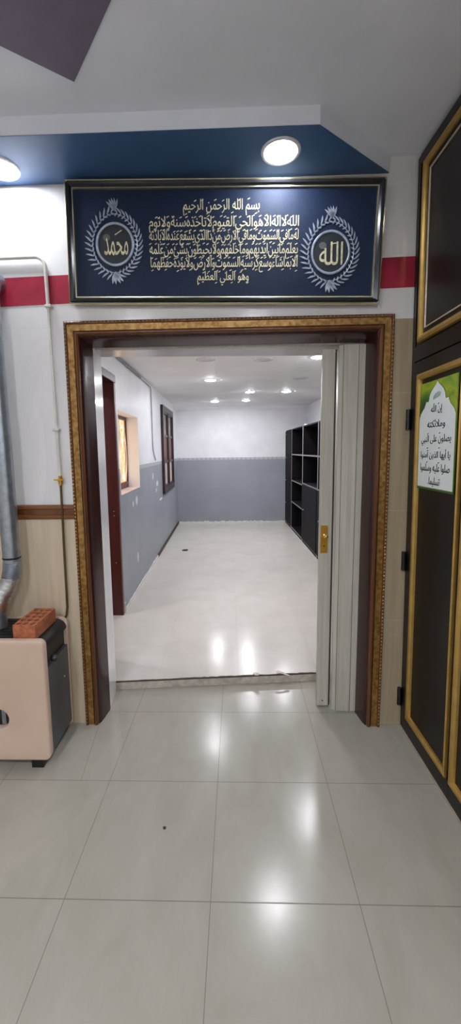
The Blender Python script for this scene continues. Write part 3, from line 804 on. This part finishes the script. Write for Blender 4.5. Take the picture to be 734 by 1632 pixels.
# window 2: dark wooden window with panes over shutters over pale panels
w2 = empty('window_2', (XB0, 6.87, .88)); struct(w2, 'dark wooden window with red brown shutters near the far corner', 'window', True)
y0, y1, z0, z1 = 6.24, 7.50, .88, 2.24
XF = XB0-.006
MB().box(XF,XF+.045,y0,y0+.075,z0,z1).box(XF,XF+.045,y1-.075,y1,z0,z1).box(XF,XF+.045,y0+.075,y1-.075,z1-.09,z1).box(XF,XF+.045,y0+.075,y1-.075,z0,z0+.10).box(XF,XF+.042,6.84,6.90,z0+.1,z1-.09).build('frame', M['winwood'], w2)
for a, b_ in ((y0+.075, 6.84), (6.90, y1-.075)):
    c = MB()
    for za, zb in ((z0+.10,z0+.125),(1.355,1.395),(1.76,1.80),(z1-.115,z1-.09)): c.box(XF,XF+.032,a,b_,za,zb)
    for ya in (a, b_-.05): c.box(XF,XF+.032,ya,ya+.05,z0+.125,z1-.115)
    s = c.build('sash', M['winwood'], w2)
    MB().box(XF,XF+.010,a+.05,b_-.05,1.80,z1-.115).build('pane', M['pane'], s)
    MB().box(XF,XF+.018,a+.05,b_-.05,1.395,1.76).build('shutter', M['shutter'], s)
    MB().box(XF,XF+.010,a+.05,b_-.05,z0+.125,1.355).build('lower_panel', M['pale'], s)
# cable duct and cable
cd = empty('cable_duct', (XB0, 4.2, 2.37)); tag(cd, 'grey cable duct under the ceiling continuing as a thin cable down the left wall', 'cable', back=True)
MB().box(XB0+.001, XB0+.018, 3.45, 4.75, 2.365, 2.388).build('duct', M['conduit'], cd, .002)
cb = [(XB0+.009,4.75,2.375),(XB0+.009,5.38,2.366),(XB0+.009,5.42,2.33),(XB0+.009,5.43,1.60),(XB0+.009,5.47,1.53),(XB0+.009,5.62,1.42)]
MB().tube(cb, .007, 8).build('cable', M['cable'], cd, smooth=True)

# ------------------------------------------------------------------ black cabinets
def cabinet(y0, y1, kind, label):
    e = empty('storage_cabinet', (1.45, (y0+y1)/2, ZB)); tag(e, label, 'cabinet', 'black cabinets along the right wall', back=True)
    x0, x1, zt, t = 1.268, XB1-.004, 1.908, .018
    a, b_ = y0+.002, y1-.002
    MB().box(x0,x1,a,a+t,ZB,zt).box(x0,x1,b_-t,b_,ZB,zt).box(x0,x1,a+t,b_-t,zt-t,zt).box(x0,x1,a+t,b_-t,ZB,ZB+.05).box(x1-.008,x1,a+t,b_-t,ZB+.05,zt-t).build('carcass', M['laminate'], e)
    ed = MB()
    ed.box(x0-.003,x0,a,a+t,ZB,zt).box(x0-.003,x0,b_-t,b_,ZB,zt).box(x0-.003,x0,a+t,b_-t,ZB+.035,ZB+.05)
    ed.build('edge_band', M['edge'], e)
    sh = {'shelves': (1.445,.97,.575), 'mixed': (1.445,1.0), 'doors': ()}[kind]
    for z in sh:
        s = MB().box(x0+.002,x1-.008,a+t,b_-t,z-.009,z+.009).build('shelf', M['laminate'], e)
        MB().box(x0-.001,x0+.002,a+t,b_-t,z-.009,z+.009).build('edge_band', M['edge'], s)
    doors = {'shelves': (), 'mixed': ((ZB+.052,.988),), 'doors': ((ZB+.052,.55),(.555,1.0),(1.005,1.44),(1.445,zt-.02))}[kind]
    for za, zb in doors:
        dd = MB().box(x0-.014,x0+.001,a+t+.002,b_-t-.002,za,zb).build('door', M['laminate'], e, .002)
        yk = b_-.16 if kind == 'doors' else b_-.20
        zk = zb-.06 if kind == 'doors' else .60
        MB().lathe([(0,-.026),(.010,-.024),(.011,-.014),(.005,-.010),(.005,0)], (x0-.014,yk,zk), 12, 'x').build('knob', M['edge'], dd, smooth=True)
    if kind != 'shelves' or y0 > 6: MB().box(x0+.005,x0+.035,b_-.09,b_-.03,zt,zt+.022).build('bracket', M['trimwhite'], e, .004)
    return e
cabinet(7.56, 8.25, 'doors', 'black cabinet with four stacked small doors, standing in the far corner')
cabinet(6.51, 7.56, 'shelves', 'black open shelf unit of four compartments beside the corner cabinet')
cabinet(5.46, 6.51, 'mixed', 'black shelf unit with two open compartments above one door')
cabinet(4.41, 5.46, 'mixed', 'black shelf unit mostly hidden behind the folding door')

# ------------------------------------------------------------------ threshold edge and crumbs
th = empty('trim_10', (0, 2.52, 0)); struct(th, 'rough bare step edge between the two floors', 'threshold')
fa = MB(); n = 70; A, B = Vector((-.776,2.468)), Vector((.62,2.586))
d = (B-A); nrm = Vector((d.y, -d.x)).normalized()
MB().prism([tuple(A), tuple(B), tuple(B+nrm*.005), tuple(A+nrm*.005)], 0, ZB-.004).build('riser', M['concrete'], th)
P = []; Q = []
for k in range(n+1):
    t = k/n; c = A + d*t
    P.append(tuple(c + nrm*.006)); Q.append(tuple(c - nrm*(.001+random.uniform(0,.008)*(1 if .12 < t < .95 else .1))))
MB().prism(P+Q[::-1], ZB-.005, ZB+.002).build('adhesive_line', M['darkstrip'], th)
# peeled flake and lump
fk = MB(); n = 10; vs = []; fs = []
for k in range(n+1):
    t = k/n; x = .300+.085*t; y = 2.555-.012*t; h = .030*math.sin(PI*min(1,.15+t*.85))**.8*(1-t)+.0015
    vs += [(x,y-.012*(1-t*.5),ZB+.002+h*.8),(x,y+.016*(1-t*.5),ZB+.002+h),(x,y-.012*(1-t*.5),ZB+h*.8),(x,y+.016*(1-t*.5),ZB+h-.002)]
for k in range(n):
    a = 4*k; fs += [(a,a+1,a+5,a+4),(a+2,a+6,a+7,a+3),(a,a+4,a+6,a+2),(a+1,a+3,a+7,a+5)]
fs += [(0,2,3,1),(4*n,4*n+1,4*n+3,4*n+2)]
o = MB(); o.add(vs, fs); o = o.build('peeled_flake', M['pale']); tag(o, 'curled pale flake lying on the step near the folding door', 'debris')
mb = MB(); bmesh.ops.create_icosphere(mb.bm, subdivisions=2, radius=.016)
for v_ in mb.bm.verts: v_.co = Vector((v_.co.x*1.2, v_.co.y, v_.co.z*.7))*random.uniform(.75,1.15) + Vector((.166,2.545,ZB+.011))
o = mb.build('plaster_lump', M['plaster']); tag(o, 'small grey lump of plaster on the middle of the step', 'debris')
mb = MB().prism([(-.288,1.489),(-.283,1.484),(-.276,1.488),(-.276,1.495),(-.283,1.498),(-.289,1.495)], 0, .0025); o = mb.build('dirt_speck', M['soil']); tag(o, 'dark speck on the glossy tile in front of the doorway', 'debris')
mb = MB().prism([(-.63,5.94),(-.58,5.92),(-.54,5.95),(-.56,5.99),(-.61,5.98)], ZB, ZB+.012); o = mb.build('dirt_speck', M['soil']); tag(o, 'dark scrap on the back room floor near the left wall', 'debris', back=True)

# turn the back room
R = Matrix.Rotation(DL, 4, 'Z')
bpy.context.view_layer.update()
for o in BACK: o.matrix_world = R @ o.matrix_world
for o in bpy.data.objects:
    if '_o' in o: del o['_o']

# ------------------------------------------------------------------ camera
f, pitch, roll, yaw, cx, cy, H0 = 646.747, .1235, -.0134, .0299, -20.6, -18.9, 1.55
c, s = math.cos(yaw), math.sin(yaw)
r0 = Vector((c,s,0)); fh = Vector((-s,c,0)); z = Vector((0,0,1))
fw = math.cos(pitch)*fh - math.sin(pitch)*z; up0 = math.sin(pitch)*fh + math.cos(pitch)*z
c, s = math.cos(roll), math.sin(roll)
rt = c*r0 + s*up0; up = -s*r0 + c*up0
cam = bpy.data.cameras.new('camera'); co = bpy.data.objects.new('camera', cam); COL.objects.link(co)
m = Matrix(((rt.x,up.x,-fw.x,0),(rt.y,up.y,-fw.y,0),(rt.z,up.z,-fw.z,H0),(0,0,0,1))); co.matrix_world = m
cam.sensor_fit = 'VERTICAL'; cam.sensor_height = 36; cam.lens = f/1632*36
cam.shift_x = -cx/1632; cam.shift_y = cy/1632; cam.clip_start = .02
SC.camera = co

w = bpy.data.worlds.new('world'); SC.world = w; w.use_nodes = True
w.node_tree.nodes['Background'].inputs[0].default_value = (.5,.55,.6,1); w.node_tree.nodes['Background'].inputs[1].default_value = .15
vs = SC.view_settings; vs.view_transform = 'Standard'; vs.look = 'None'; vs.exposure = 3.4; vs.gamma = 1; vs.use_curve_mapping = False
SC.cycles.max_bounces = 10; SC.cycles.diffuse_bounces = 6; SC.cycles.sample_clamp_indirect = 6
SC.cycles.use_denoising = True
